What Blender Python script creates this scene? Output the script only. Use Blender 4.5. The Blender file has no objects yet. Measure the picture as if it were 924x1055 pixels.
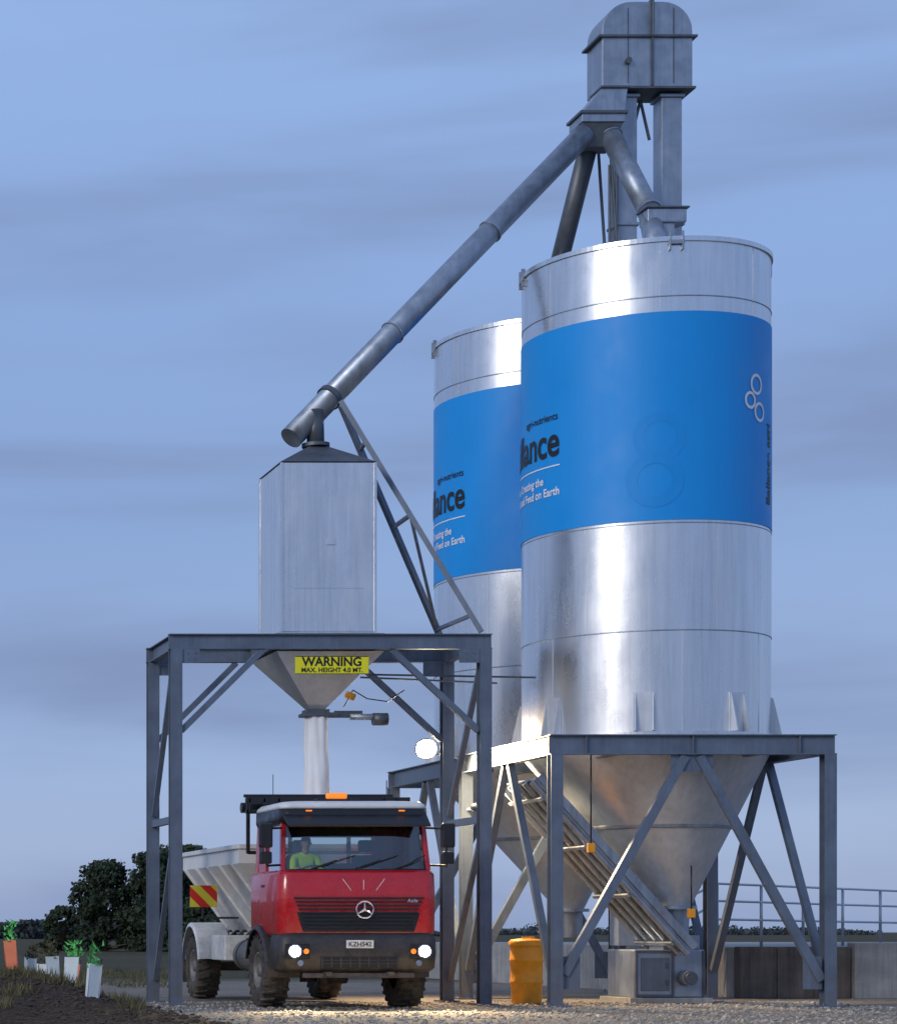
import bpy, bmesh, math, random
import numpy as np
from mathutils import Vector, Matrix, noise as mnoise
random.seed(4); np.random.seed(4)
rad=math.radians; pi=math.pi
S=bpy.context.scene
COL=S.collection

# ------------------------------------------------------------------ materials
def nmat(name,col,rough=.5,metal=0.,var=.15,vs=(3,3,3),bump=0.,bs=40,dirt=0.,streak=0.,rvar=.1,coat=0.,col2=None,trans=0.,spec=.5,dz=(0.2,1.7)):
    m=bpy.data.materials.new(name); m.use_nodes=True
    N=m.node_tree.nodes; L=m.node_tree.links
    b=N['Principled BSDF']
    tc=N.new('ShaderNodeTexCoord'); mp=N.new('ShaderNodeMapping'); mp.inputs['Scale'].default_value=vs
    L.new(tc.outputs['Object'],mp.inputs[0])
    nz=N.new('ShaderNodeTexNoise'); nz.inputs['Scale'].default_value=1.; nz.inputs['Detail'].default_value=7; nz.inputs['Roughness'].default_value=.62
    L.new(mp.outputs[0],nz.inputs['Vector'])
    mr=N.new('ShaderNodeMapRange'); mr.inputs[1].default_value=.32; mr.inputs[2].default_value=.68
    L.new(nz.outputs['Fac'],mr.inputs[0])
    mx=N.new('ShaderNodeMix'); mx.data_type='RGBA'
    c1=[c*(1-var) for c in col]; c2=[min(1,c*(1+var)) for c in (col2 or col)]
    mx.inputs[6].default_value=(*c1,1); mx.inputs[7].default_value=(*c2,1)
    L.new(mr.outputs[0],mx.inputs[0]); out=mx.outputs[2]
    rr=N.new('ShaderNodeMapRange'); rr.inputs[3].default_value=max(.02,rough-rvar); rr.inputs[4].default_value=min(1,rough+rvar)
    L.new(mr.outputs[0],rr.inputs[0]); rout=rr.outputs[0]
    if streak>0:
        mp2=N.new('ShaderNodeMapping'); mp2.inputs['Scale'].default_value=(7,7,.35); L.new(tc.outputs['Object'],mp2.inputs[0])
        n2=N.new('ShaderNodeTexNoise'); n2.inputs['Scale'].default_value=1.3; n2.inputs['Detail'].default_value=8; n2.inputs['Roughness'].default_value=.7
        L.new(mp2.outputs[0],n2.inputs['Vector'])
        m2=N.new('ShaderNodeMapRange'); m2.inputs[1].default_value=.4; m2.inputs[2].default_value=.7; m2.inputs[3].default_value=1; m2.inputs[4].default_value=1-streak
        L.new(n2.outputs['Fac'],m2.inputs[0])
        mm=N.new('ShaderNodeMix'); mm.data_type='RGBA'; mm.blend_type='MULTIPLY'; mm.inputs[0].default_value=1
        L.new(out,mm.inputs[6]); L.new(m2.outputs[0],mm.inputs[7]); out=mm.outputs[2]
    if dirt>0:
        g=N.new('ShaderNodeNewGeometry'); sx=N.new('ShaderNodeSeparateXYZ'); L.new(g.outputs['Position'],sx.inputs[0])
        dm=N.new('ShaderNodeMapRange'); dm.inputs[1].default_value=dz[1]; dm.inputs[2].default_value=dz[0]; dm.inputs[3].default_value=.12; dm.inputs[4].default_value=1
        L.new(sx.outputs[2],dm.inputs[0])
        n3=N.new('ShaderNodeTexNoise'); n3.inputs['Scale'].default_value=6; n3.inputs['Detail'].default_value=9; n3.inputs['Roughness'].default_value=.75
        L.new(g.outputs['Position'],n3.inputs['Vector'])
        m3=N.new('ShaderNodeMapRange'); m3.inputs[1].default_value=.38; m3.inputs[2].default_value=.62; L.new(n3.outputs['Fac'],m3.inputs[0])
        mu=N.new('ShaderNodeMath'); mu.operation='MULTIPLY'; L.new(dm.outputs[0],mu.inputs[0]); L.new(m3.outputs[0],mu.inputs[1])
        mu2=N.new('ShaderNodeMath'); mu2.operation='MULTIPLY'; mu2.inputs[1].default_value=dirt; L.new(mu.outputs[0],mu2.inputs[0])
        md=N.new('ShaderNodeMix'); md.data_type='RGBA'; md.inputs[7].default_value=(.17,.135,.10,1)
        L.new(mu2.outputs[0],md.inputs[0]); L.new(out,md.inputs[6]); out=md.outputs[2]
        mrg=N.new('ShaderNodeMix'); mrg.data_type='FLOAT'; mrg.inputs[3].default_value=.85
        L.new(mu2.outputs[0],mrg.inputs[0]); L.new(rout,mrg.inputs[2]); rout=mrg.outputs[0]
    L.new(out,b.inputs['Base Color']); L.new(rout,b.inputs['Roughness'])
    b.inputs['Metallic'].default_value=metal; b.inputs['Coat Weight'].default_value=coat
    b.inputs['Specular IOR Level'].default_value=spec
    if bump>0:
        nb=N.new('ShaderNodeTexNoise'); nb.inputs['Scale'].default_value=bs; nb.inputs['Detail'].default_value=6
        L.new(tc.outputs['Object'],nb.inputs['Vector'])
        bp=N.new('ShaderNodeBump'); bp.inputs['Strength'].default_value=min(1,bump); bp.inputs['Distance'].default_value=.02*max(1,bump)
        L.new(nb.outputs['Fac'],bp.inputs['Height']); L.new(bp.outputs[0],b.inputs['Normal'])
    return m
def emat(name,col,st):
    m=bpy.data.materials.new(name); m.use_nodes=True; b=m.node_tree.nodes['Principled BSDF']
    b.inputs['Base Color'].default_value=(*col,1); b.inputs['Emission Color'].default_value=(*col,1); b.inputs['Emission Strength'].default_value=st
    return m
M={}
M['silo']=nmat('galvanised_silo',(.77,.785,.81),.29,.90,.06,(1.5,1.5,.8),bump=.16,bs=1.4,streak=.17,rvar=.06)
M['silo_cone']=nmat('galvanised_cone',(.66,.70,.75),.38,.45,.10,(1.2,1.2,1.2),bump=.25,bs=2.0,streak=.18)
M['bin']=nmat('galvanised_bin',(.78,.80,.83),.33,.80,.10,(2,2,1),bump=.45,bs=2.4,streak=.20)
M['duct']=nmat('galvanised_duct',(.36,.41,.48),.42,.7,.18,(3,3,3),bump=.1,bs=6,streak=.22)
M['dark_duct']=nmat('dull_duct',(.13,.145,.165),.5,.6,.25,(3,3,3))
M['frame']=nmat('grey_blue_frame_paint',(.14,.18,.245),.42,.2,.20,(2,2,2),bump=.05,bs=30,dirt=.5,dz=(0,1.5),streak=.2)
M['blue']=nmat('blue_vinyl',(.002,.30,.80),.5,0,.03,(1,1,1),streak=.04)
M['blue2']=nmat('blue_vinyl_pattern',(.002,.283,.765),.5,0,.03,(1,1,1),streak=.04)
M['black']=nmat('black_print',(.012,.012,.014),.5)
M['white']=nmat('white_print',(.85,.85,.85),.5,var=.03)
M['cab_red']=nmat('red_truck_paint',(.46,.005,.014),.24,0,.08,(2,2,2),dirt=.40,coat=.5,dz=(.9,2.2))
M['cab_white']=nmat('white_truck_paint',(.74,.74,.72),.35,0,.08,(3,3,3),dirt=.45,coat=.2,dz=(.6,2.6))
M['plastic']=nmat('black_plastic',(.022,.023,.026),.45,0,.25,(5,5,5),dirt=.45,dz=(.3,1.5))
M['plastic_c']=nmat('black_trim',(.015,.015,.018),.35,0,.2,(5,5,5))
M['rubber']=nmat('tyre_rubber',(.026,.024,.022),.85,0,.3,(9,9,9),bump=.3,bs=30,dirt=.8,dz=(-.2,1.6))
M['rim']=nmat('wheel_rim',(.20,.19,.18),.55,.4,.3,(8,8,8),dirt=.7,dz=(0,1.6))
M['chassis']=nmat('chassis_paint',(.04,.04,.045),.6,.2,.3,(5,5,5),dirt=.6)
M['chrome']=nmat('chrome',(.8,.8,.82),.12,1,.03)
M['seat']=nmat('seat_fabric',(.05,.05,.06),.9)
M['yellow']=nmat('yellow_sign_face',(.85,.78,.015),.45,0,.05)
M['orange']=nmat('orange_plastic',(.88,.36,.015),.45,0,.12,(4,4,4),bump=.2,bs=12,dirt=.35,dz=(0,.6))
M['concrete']=nmat('concrete',(.36,.35,.33),.85,0,.2,(1.2,1.2,2.2),bump=.3,bs=14,streak=.35)
M['concrete_dark']=nmat('stained_concrete',(.17,.135,.105),.85,0,.3,(1.5,1.5,2),bump=.3,bs=14,streak=.5)
M['rail']=nmat('galvanised_rail',(.5,.52,.55),.4,.75,.1)
M['cloth']=nmat('white_cloth',(.86,.88,.90),.8,0,.06,(3,3,1))
M['ribs']=nmat('galvanised_chute',(.40,.44,.50),.32,.75,.2,(3,3,1),streak=.35,bump=.15,bs=5)
M['hivis']=nmat('hi_vis_vest',(.50,.75,.03),.8,0,.08)
M['skin']=nmat('skin',(.50,.29,.20),.6,0,.08)
M['hair']=nmat('dark_hair',(.03,.02,.015),.8)
M['navy']=nmat('navy_trousers',(.02,.025,.05),.85)
M['bark']=nmat('bark',(.07,.05,.035),.9,0,.3,(6,6,2),bump=.5,bs=8)
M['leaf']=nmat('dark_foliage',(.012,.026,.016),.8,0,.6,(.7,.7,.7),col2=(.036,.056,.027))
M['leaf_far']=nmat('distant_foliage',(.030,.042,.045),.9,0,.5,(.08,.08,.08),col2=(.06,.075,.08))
M['grass']=nmat('rough_grass',(.04,.055,.02),.85,0,.5,(1.5,1.5,1.5),col2=(.13,.11,.05))
M['stone']=nmat('gravel_stone',(.28,.24,.19),.85,0,.5,(9,9,9),col2=(.38,.35,.30))
M['soil']=nmat('soil_clod',(.060,.042,.029),.95,0,.4,(5,5,5))
M['guard_w']=nmat('plastic_guard_white',(.76,.84,.84),.5,0,.08)
M['guard_g']=nmat('plastic_guard_green',(.10,.50,.10),.5,0,.1)
M['guard_o']=nmat('plastic_guard_orange',(.8,.22,.10),.5,0,.1)
M['lamp_y']=emat('amber_lens',(1,.24,.02),.7)
M['head']=emat('headlamp_lens',(1,.86,.60),60)
M['flood']=emat('floodlight_lens',(1,.84,.58),160)
def chevron():
    m=nmat('chevron_board_face',(.8,.65,.02),.4); N=m.node_tree.nodes; L=m.node_tree.links; b=N['Principled BSDF']
    tc=N.new('ShaderNodeTexCoord'); sx=N.new('ShaderNodeSeparateXYZ'); L.new(tc.outputs['Object'],sx.inputs[0])
    a=N.new('ShaderNodeMath'); a.operation='ADD'; L.new(sx.outputs[0],a.inputs[0]); L.new(sx.outputs[2],a.inputs[1])
    f=N.new('ShaderNodeMath'); f.operation='MULTIPLY'; f.inputs[1].default_value=2.6; L.new(a.outputs[0],f.inputs[0])
    g=N.new('ShaderNodeMath'); g.operation='FRACT'; L.new(f.outputs[0],g.inputs[0])
    h=N.new('ShaderNodeMath'); h.operation='GREATER_THAN'; h.inputs[1].default_value=.5; L.new(g.outputs[0],h.inputs[0])
    mx=N.new('ShaderNodeMix'); mx.data_type='RGBA'; mx.inputs[6].default_value=(.8,.68,.05,1); mx.inputs[7].default_value=(.75,.03,.02,1)
    L.new(h.outputs[0],mx.inputs[0]); L.new(mx.outputs[2],b.inputs['Base Color']); return m
M['chev']=chevron()
def glass():
    m=bpy.data.materials.new('window_glass'); m.use_nodes=True; N=m.node_tree.nodes; L=m.node_tree.links
    N.remove(N['Principled BSDF']); o=N['Material Output']
    t=N.new('ShaderNodeBsdfTransparent'); t.inputs[0].default_value=(.74,.82,.80,1)
    g=N.new('ShaderNodeBsdfGlossy'); g.inputs[0].default_value=(.9,.95,1,1); g.inputs['Roughness'].default_value=.03
    f=N.new('ShaderNodeFresnel'); f.inputs[0].default_value=2.1
    mx=N.new('ShaderNodeMixShader'); L.new(f.outputs[0],mx.inputs[0]); L.new(t.outputs[0],mx.inputs[1]); L.new(g.outputs[0],mx.inputs[2]); L.new(mx.outputs[0],o.inputs[0]); return m
M['glass']=glass()

# ------------------------------------------------------------------ mesh helpers
def top(name,loc=(0,0,0)):
    e=bpy.data.objects.new(name,None); e.empty_display_size=.3; e.location=loc; COL.objects.link(e); return e
def mk(name,v,f,mat,par=None,smooth=False,bevel=0,solid=0,loc=None):
    me=bpy.data.meshes.new(name); me.from_pydata([tuple(p) for p in v],[],[tuple(q) for q in f]); me.update()
    o=bpy.data.objects.new(name,me); COL.objects.link(o)
    if mat: me.materials.append(M[mat] if isinstance(mat,str) else mat)
    if par: o.parent=par
    if loc: o.location=loc
    if smooth: me.polygons.foreach_set('use_smooth',[True]*len(me.polygons))
    if solid:
        s=o.modifiers.new('s','SOLIDIFY'); s.thickness=solid
    if bevel:
        b=o.modifiers.new('b','BEVEL'); b.width=bevel; b.segments=3; b.limit_method='ANGLE'; b.angle_limit=rad(40)
    return o
class MB:
    def __init__(s): s.v=[]; s.f=[]
    def add(s,v,f):
        n=len(s.v); s.v+= [tuple(p) for p in v]; s.f+=[tuple(i+n for i in q) for q in f]
    def box(s,a,b):
        x0,y0,z0=a; x1,y1,z1=b
        s.add([(x0,y0,z0),(x1,y0,z0),(x1,y1,z0),(x0,y1,z0),(x0,y0,z1),(x1,y0,z1),(x1,y1,z1),(x0,y1,z1)],
              [(0,3,2,1),(4,5,6,7),(0,1,5,4),(1,2,6,5),(2,3,7,6),(3,0,4,7)])
    def tube(s,p0,p1,r,seg=20,r2=None,caps=True):
        p0=Vector(p0);p1=Vector(p1); d=(p1-p0).normalized(); u=d.orthogonal().normalized(); w=d.cross(u); r2=r if r2 is None else r2
        v=[];f=[]
        for k in range(seg):
            a=2*pi*k/seg; q=u*math.cos(a)+w*math.sin(a); v.append(p0+q*r); v.append(p1+q*r2)
        for k in range(seg):
            a=2*k;b=(2*k+2)%(2*seg); f.append((a,b,b+1,a+1))
        if caps: f.append(tuple(range(2*seg-2,-1,-2))); f.append(tuple(range(1,2*seg,2)))
        s.add(v,f)
    def prof(s,p0,p1,poly,up=(0,0,1)):
        p0=Vector(p0);p1=Vector(p1); d=(p1-p0).normalized(); up=Vector(up)
        if abs(d.dot(up))>.98: up=Vector((0,1,0))
        sd=d.cross(up).normalized(); uu=sd.cross(d)
        n=len(poly); v=[p0+sd*a+uu*b for a,b in poly]+[p1+sd*a+uu*b for a,b in poly]
        f=[(k,(k+1)%n,(k+1)%n+n,k+n) for k in range(n)]+[tuple(range(n-1,-1,-1)),tuple(range(n,2*n))]
        s.add(v,f)
    def ibeam(s,p0,p1,w,h,t=.014,up=(0,0,1)):
        W=w/2;H=h/2;q=t/2
        s.prof(p0,p1,[(-W,-H),(W,-H),(W,-H+t),(q,-H+t),(q,H-t),(W,H-t),(W,H),(-W,H),(-W,H-t),(-q,H-t),(-q,-H+t),(-W,-H+t)],up)
    def bar(s,p0,p1,w,h,up=(0,0,1)):
        W=w/2;H=h/2; s.prof(p0,p1,[(-W,-H),(W,-H),(W,H),(-W,H)],up)
    def out(s,name,mat,par=None,**k): return mk(name,s.v,s.f,mat,par,**k)
def box(name,a,b,mat,par=None,bevel=.01):
    m=MB(); m.box(a,b); return m.out(name,mat,par,bevel=bevel)
def tube(name,p0,p1,r,mat,par=None,seg=32,r2=None):
    m=MB(); m.tube(p0,p1,r,seg,r2); o=m.out(name,mat,par)
    for p in o.data.polygons: p.use_smooth=len(p.vertices)==4
    return o
def lathe(name,prof,mat,par=None,seg=96,cx=0,cy=0,smooth=True,offs=None):
    v=[];f=[];n=len(prof)
    for i,(r,z) in enumerate(prof):
        ox,oy=(offs[i] if offs else (0,0))
        for k in range(seg):
            a=2*pi*k/seg; v.append((cx+ox+r*math.cos(a),cy+oy+r*math.sin(a),z))
    for i in range(n-1):
        for k in range(seg):
            k2=(k+1)%seg; f.append((i*seg+k,i*seg+k2,(i+1)*seg+k2,(i+1)*seg+k))
    return mk(name,v,f,mat,par,smooth=smooth)
def text_geo(txt,size,bold=0.,align='RIGHT',sx=1.):
    cu=bpy.data.curves.new('t','FONT'); cu.body=txt; cu.size=size; cu.offset=bold; cu.align_x=align; cu.fill_mode='BOTH'
    ob=bpy.data.objects.new('t',cu); COL.objects.link(ob); bpy.context.view_layer.update()
    dg=bpy.context.evaluated_depsgraph_get(); me=bpy.data.meshes.new_from_object(ob.evaluated_get(dg))
    v=[(p.co.x*sx,p.co.y,0) for p in me.vertices]; f=[tuple(p.vertices) for p in me.polygons]
    bpy.data.objects.remove(ob); return v,f

# ------------------------------------------------------------------ terrain
def sst(a,b,x):
    t=min(1,max(0,(x-a)/(b-a))); return t*t*(3-2*t)
def gz(x,y):
    e=7.35+.35*mnoise.noise(Vector((x*.1,y*.25,3)))
    m=sst(e+.15,e-1.3,x)*sst(29,44,y)
    z=.42*m*(1-.9*sst(60,100,y))
    z+=m*.09*mnoise.noise(Vector((x*.9,y*.9,0)))+m*.06*mnoise.noise(Vector((x*3,y*3,0)))
    if y<70: z+=.012*mnoise.noise(Vector((x*1.1,y*1.1,7)))
    return z
xs=list(np.arange(1,30,.2)); ys=list(np.arange(26,58,.22))
def ext(lst,lo,hi):
    d=1.0;x=lst[0]
    a=[]
    while x>lo: x-=d; d*=1.35; a.append(x)
    b=[];x=lst[-1];d=1.
    while x<hi: x+=d; d*=1.35; b.append(x)
    return a[::-1]+lst+b
xs=ext(xs,-2500,2500); ys=ext(ys,-2500,2800)
v=[(x,y,gz(x,y)) for y in ys for x in xs]; nx=len(xs)
f=[(j*nx+i,j*nx+i+1,(j+1)*nx+i+1,(j+1)*nx+i) for j in range(len(ys)-1) for i in range(nx-1)]
def groundmat():
    m=bpy.data.materials.new('ground_gravel_and_field'); m.use_nodes=True; N=m.node_tree.nodes; L=m.node_tree.links; b=N['Principled BSDF']
    g=N.new('ShaderNodeNewGeometry'); sx=N.new('ShaderNodeSeparateXYZ'); L.new(g.outputs['Position'],sx.inputs[0])
    def noi(sc,det=8,ro=.65):
        n=N.new('ShaderNodeTexNoise'); n.inputs['Scale'].default_value=sc; n.inputs['Detail'].default_value=det; n.inputs['Roughness'].default_value=ro; L.new(g.outputs['Position'],n.inputs['Vector']); return n.outputs['Fac']
    def mr(i,a,bb,c=0,d=1):
        n=N.new('ShaderNodeMapRange'); n.inputs[1].default_value=a;n.inputs[2].default_value=bb;n.inputs[3].default_value=c;n.inputs[4].default_value=d; L.new(i,n.inputs[0]); return n.outputs[0]
    def mix(fc,a,bb):
        n=N.new('ShaderNodeMix'); n.data_type='RGBA'; L.new(fc,n.inputs[0])
        for k,q in ((6,a),(7,bb)):
            if isinstance(q,tuple): n.inputs[k].default_value=(*q,1)
            else: L.new(q,n.inputs[k])
        return n.outputs[2]
    def ma(op,a,bb):
        n=N.new('ShaderNodeMath'); n.operation=op
        for k,q in ((0,a),(1,bb)):
            if isinstance(q,(int,float)): n.inputs[k].default_value=q
            else: L.new(q,n.inputs[k])
        return n.outputs[0]
    grav=mix(mr(noi(16),.35,.65),(.17,.14,.11),(.38,.34,.285))
    grav=mix(mr(noi(.7),.4,.65,0,.6),grav,(.17,.135,.10))
    soil=mix(mr(noi(5),.35,.65),(.032,.022,.015),(.085,.06,.04))
    grass=mix(mr(noi(1.5),.35,.65),(.040,.045,.020),(.10,.085,.045))
    grass=mix(mr(noi(.05),.4,.6),grass,(.09,.075,.045))
    field=mix(mr(sx.outputs[1],44,52),soil,grass)
    e=ma('ADD',sx.outputs[0],ma('MULTIPLY',mr(noi(1.2),0,1,-1,1),1.2))
    isx=mr(e,7.0,7.8); isy=mr(ma('ADD',sx.outputs[1],ma('MULTIPLY',noi(.5),6)),66,60)
    fac=ma('MULTIPLY',isx,isy)
    col=mix(fac,field,grav); L.new(col,b.inputs['Base Color']); b.inputs['Roughness'].default_value=.92
    b.inputs['Specular IOR Level'].default_value=.15
    bp=N.new('ShaderNodeBump'); bp.inputs['Strength'].default_value=.8; bp.inputs['Distance'].default_value=.03
    L.new(ma('ADD',noi(22),ma('MULTIPLY',noi(3),1.5)),bp.inputs['Height']); L.new(bp.outputs[0],b.inputs['Normal']); return m
M['ground']=groundmat()
mk('ground',v,f,'ground',smooth=True)

def blobs(name,n,area,size,mat,flat=.6,cond=None):
    ico=bmesh.new(); bmesh.ops.create_icosphere(ico,subdivisions=1,radius=1); iv=np.array([v.co[:] for v in ico.verts]); fi=np.array([[v.index for v in q.verts] for q in ico.faces]); ico.free()
    V=[];F=[];c=0
    for _ in range(n):
        x=random.uniform(*area[0]); y=random.uniform(*area[1])
        if cond and not cond(x,y): continue
        s=size[0]*(size[1]/size[0])**(random.random()**2)
        w=iv*np.random.uniform(.6,1.2,(12,1))*s*np.array([random.uniform(.7,1.3),random.uniform(.7,1.3),flat])
        V.append(w+np.array([x,y,gz(x,y)+s*.2])); F.append(fi+c*12); c+=1
    V=np.concatenate(V);F=np.concatenate(F); mk(name,V.tolist(),F.tolist(),mat)
blobs('gravel_stones',10000,((7,20),(31,42)),(.010,.045),'stone',cond=lambda x,y:x>6.9+.8*random.random() and x/y<.53)
blobs('soil_clods',5000,((3.5,7.9),(31,46)),(.012,.06),'soil',cond=lambda x,y:x<7.7-random.random()*.9)
gv=[];gf=[]
for _ in range(16000):
    r_=random.random()
    if r_<.45: y=random.uniform(33,48); x=random.uniform(.11,.19)*y
    elif r_<.8: y=random.uniform(44,75); x=random.uniform(.11,.20)*y
    else: y=random.uniform(40,75); x=random.uniform(.42,.56)*y
    if x>7.5 and x<.3*y and y<52: continue
    if x>.4*y and y<52: continue
    if mnoise.noise(Vector((x*.9,y*.5,1)))<(.12 if y<42 else -.1): continue
    z=gz(x,y); h=random.uniform(.05,.22); a=random.uniform(0,pi); w=.010+.01*random.random(); dx=math.cos(a)*w;dy=math.sin(a)*w; lx=random.uniform(-.1,.1)
    n=len(gv); gv+=[(x-dx,y-dy,z-.02),(x+dx,y+dy,z-.02),(x+lx,y,z+h)]; gf.append((n,n+1,n+2))
mk('rough_grass',gv,gf,'grass')

# ------------------------------------------------------------------ silos
R=2.05
def wrap(v,f,name,phi0,z0,off,mat,par):
    out=[]
    for x,y,*_ in v:
        p=phi0-x/R; r=R+off; out.append((-math.sin(p)*r,-math.cos(p)*r,z0+y))
    return mk(name,out,f,mat,par)
def ringgeo(cx,cy,r0,r1,a0=0,a1=360,seg=48):
    v=[];f=[]
    for k in range(seg+1):
        a=rad(a0+(a1-a0)*k/seg); v+= [(cx+math.cos(a)*r0,cy+math.sin(a)*r0),(cx+math.cos(a)*r1,cy+math.sin(a)*r1)]
    for k in range(seg): f.append((2*k,2*k+1,2*k+3,2*k+2))
    return v,f
def bentbox(m,phi,r0,r1,w,z0,z1):
    c=Vector((-math.sin(phi),-math.cos(phi),0)); t=Vector((math.cos(phi),-math.sin(phi),0))
    P=[c*r0-t*w/2,c*r1-t*w/2,c*r1+t*w/2,c*r0+t*w/2]
    m.add([p+Vector((0,0,z0)) for p in P]+[p+Vector((0,0,z1)) for p in P],[(0,3,2,1),(4,5,6,7),(0,1,5,4),(1,2,6,5),(2,3,7,6),(3,0,4,7)])
def silo(loc):
    E=top('storage_silo',loc)
    zb,zt=4.6,12.98
    lathe('lower_shell',[(R,zb),(R,6.36)],'silo',E,128); lathe('middle_shell',[(R+.004,6.36),(R+.004,8.2)],'silo',E,128)
    lathe('upper_shell',[(R,8.2),(R,zt)],'silo',E,128)
    lathe('blue_banner',[(R+.012,8.22),(R+.012,11.74)],'blue',E,128)
    lathe('roof',[(R,zt),(R*.97,zt+.03),(.5,zt+.35),(.01,zt+.36)],'silo',E,96)
    lathe('top_rim',[(R,zt-.06),(R+.03,zt-.06),(R+.03,zt+.02),(R,zt+.03)],'silo',E,128,smooth=False)
    for i,z in enumerate((6.36,8.17,12.0)):
        lathe('weld_ring_%d'%(i+1),[(R+.002,z-.012),(R+.010,z-.006),(R+.010,z+.006),(R+.002,z+.012)],'duct',E,128,smooth=False)
    lathe('base_ring',[(R,zb-.02),(R+.10,zb-.02),(R+.10,zb+.05),(R,zb+.05)],'silo',E,128,smooth=False)
    m=MB()
    for ph,z0,z1 in ((15,11.76,12.9),(70,11.76,12.9),(-35,11.76,12.9),(48,6.38,8.15),(-12,6.38,8.15),(5,4.65,6.34),(68,4.65,6.34),(-40,4.65,6.34)):
        bentbox(m,rad(ph),R-.01,R+.0065,.012,z0,z1)
    m.out('vertical_seams','silo_cone',E)
    ox=.55
    lathe('cone_skirt',[(R-.02,zb),(R-.02,zb-.25)],'silo_cone',E,96)
    lathe('cone',[(R-.02,zb-.25),(.26,1.72)],'silo_cone',E,96,offs=[(0,0),(ox,0)])
    lathe('cone_outlet_flange',[(.24,1.72),(.36,1.72),(.36,1.66),(.24,1.66)],'duct',E,48,cx=ox,smooth=False)
    lathe('outlet_spout',[(.24,1.68),(.22,1.15)],'duct',E,32,cx=ox)
    t_=(4.35-3.10)/(4.35-1.72); rb_=(R-.02)+(.26-(R-.02))*t_
    lathe('cone_band',[(rb_+.018,3.13),(rb_+.022,3.12),(rb_+.012,3.07),(rb_-.01,3.06)],'duct',E,96,cx=ox*t_,smooth=False)
    m=MB()
    for k in range(8):
        ph=rad(22+45*k)
        c=Vector((-math.sin(ph),-math.cos(ph),0)); t=Vector((math.cos(ph),-math.sin(ph),0))
        for s in (-.14,.14):
            o=t*s; th=t*.012
            tri=[c*(R-.01)+Vector((0,0,4.66)),c*(R+.17)+Vector((0,0,4.66)),c*(R+.03)+Vector((0,0,5.3)),c*(R-.01)+Vector((0,0,5.3))]
            m.add([p+o-th for p in tri]+[p+o+th for p in tri],[(0,1,2,3),(7,6,5,4),(0,4,5,1),(1,5,6,2),(2,6,7,3),(3,7,4,0)])
        bentbox(m,ph,R-.01,R+.022,.34,4.66,5.32)
    m.out('gusset_brackets','silo_cone',E)
    m=MB()
    for ph in (0,90,180,270):
        p=rad(ph+8)
        for s in (-.1,.1): bentbox(m,p+s/R,R+.0,R+.07,.03,zt-.22,zt+.10)
        bentbox(m,p,R+.02,R+.06,.26,zt-.12,zt-.05)
    m.out('lifting_lugs','duct',E,bevel=.006)
    v,f=text_geo('Ballance',.76,.014,sx=.82); wrap(v,f,'name_lettering',rad(63),9.55,.024,'black',E)
    v,f=text_geo('agri-nutrients',.18,.002); wrap(v,f,'name_sub_lettering',rad(64),10.17,.022,'black',E)
    st=[(-2.35+.05*i,y) for i in range(48) for y in (0,.022)]; sf=[(2*i,2*i+2,2*i+3,2*i+1) for i in range(47)]
    wrap(st,sf,'lettering_rule',rad(63),9.36,.020,'white',E)
    v,f=text_geo('Together, Creating the',.20,.004,sx=.92); wrap(v,f,'slogan_1',rad(74),9.08,.022,'white',E)
    v,f=text_geo('Best Soil and Feed on Earth',.20,.004,sx=.92); wrap(v,f,'slogan_2',rad(63),8.86,.022,'white',E)
    vs=[];fs=[]
    for cx,cy,r in ((0,.24,.18),(-.18,-.05,.15),(.10,-.22,.17)):
        v,f=ringgeo(cx,cy,r-.05,r); n=len(vs); vs+=v; fs+=[tuple(q+n for q in g) for g in f]
    wrap(vs,fs,'ring_logo',rad(-37),10.35,.022,'white',E)
    v,f=text_geo('Ballance agri',.28,.008); v=[(-b,a) for a,b,*_ in v]; wrap(v,f,'vertical_lettering',rad(-54),10.0,.022,'black',E)
    for i,(cx,cy,r0,r1) in enumerate(((0,.33,.26,.42),(-.08,-.40,.28,.46))):
        v,f=ringgeo(cx,cy,r0,r1)
        o=wrap(v,f,'faint_ring_%d'%i,rad(15),9.3,.015+.002*i,'blue2',E)
        for p in o.data.polygons: p.use_smooth=True
    return E
silo((16.7,41.3,0)); silo((16.7,46.3,0))

# ------------------------------------------------------------------ silo support frame
XL,XR=14.28,18.85; FY=[39.0,43.55,48.1]; ZT=4.57
F=top('silo_support_frame',(XL,39,0))
def L(p): return (p[0]-XL,p[1]-39,p[2])
c=MB();bm_=MB();dg=MB();pl=MB()
for y in FY:
    for x in (XL,XR):
        c.ibeam(L((x,y,0.03)),L((x,y,ZT-.34)),.20,.20,.016); pl.box(L((x-.2,y-.2,0)),L((x+.2,y+.2,.03)))
        for dx in (-.15,.15):
            for dy in (-.15,.15): pl.tube(L((x+dx,y+dy,.03)),L((x+dx,y+dy,.08)),.016,8)
zb=ZT-.17
for y in FY: bm_.ibeam(L((XL-.11,y,zb)),L((XR+.11,y,zb)),.17,.335,.018)
for x in (XL,XR):
    for a,b in ((FY[0],FY[1]),(FY[1],FY[2])): bm_.ibeam(L((x,a+.09,zb)),L((x,b-.09,zb)),.17,.335,.018)
for x in (XL+1.1,XR-1.1):
    for a,b in ((FY[0],FY[1]),(FY[1],FY[2])): bm_.ibeam(L((x,a+.09,zb-.02)),L((x,b-.09,zb-.02)),.12,.28,.014)
xm=(XL+XR)/2
for y in FY:
    dg.bar(L((xm-.12,y,ZT-.36)),L((XL+.14,y,.55)),.15,.10,up=(0,1,0)); dg.bar(L((xm+.12,y,ZT-.36)),L((XR-.12,y,.45)),.15,.10,up=(0,1,0))
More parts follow.
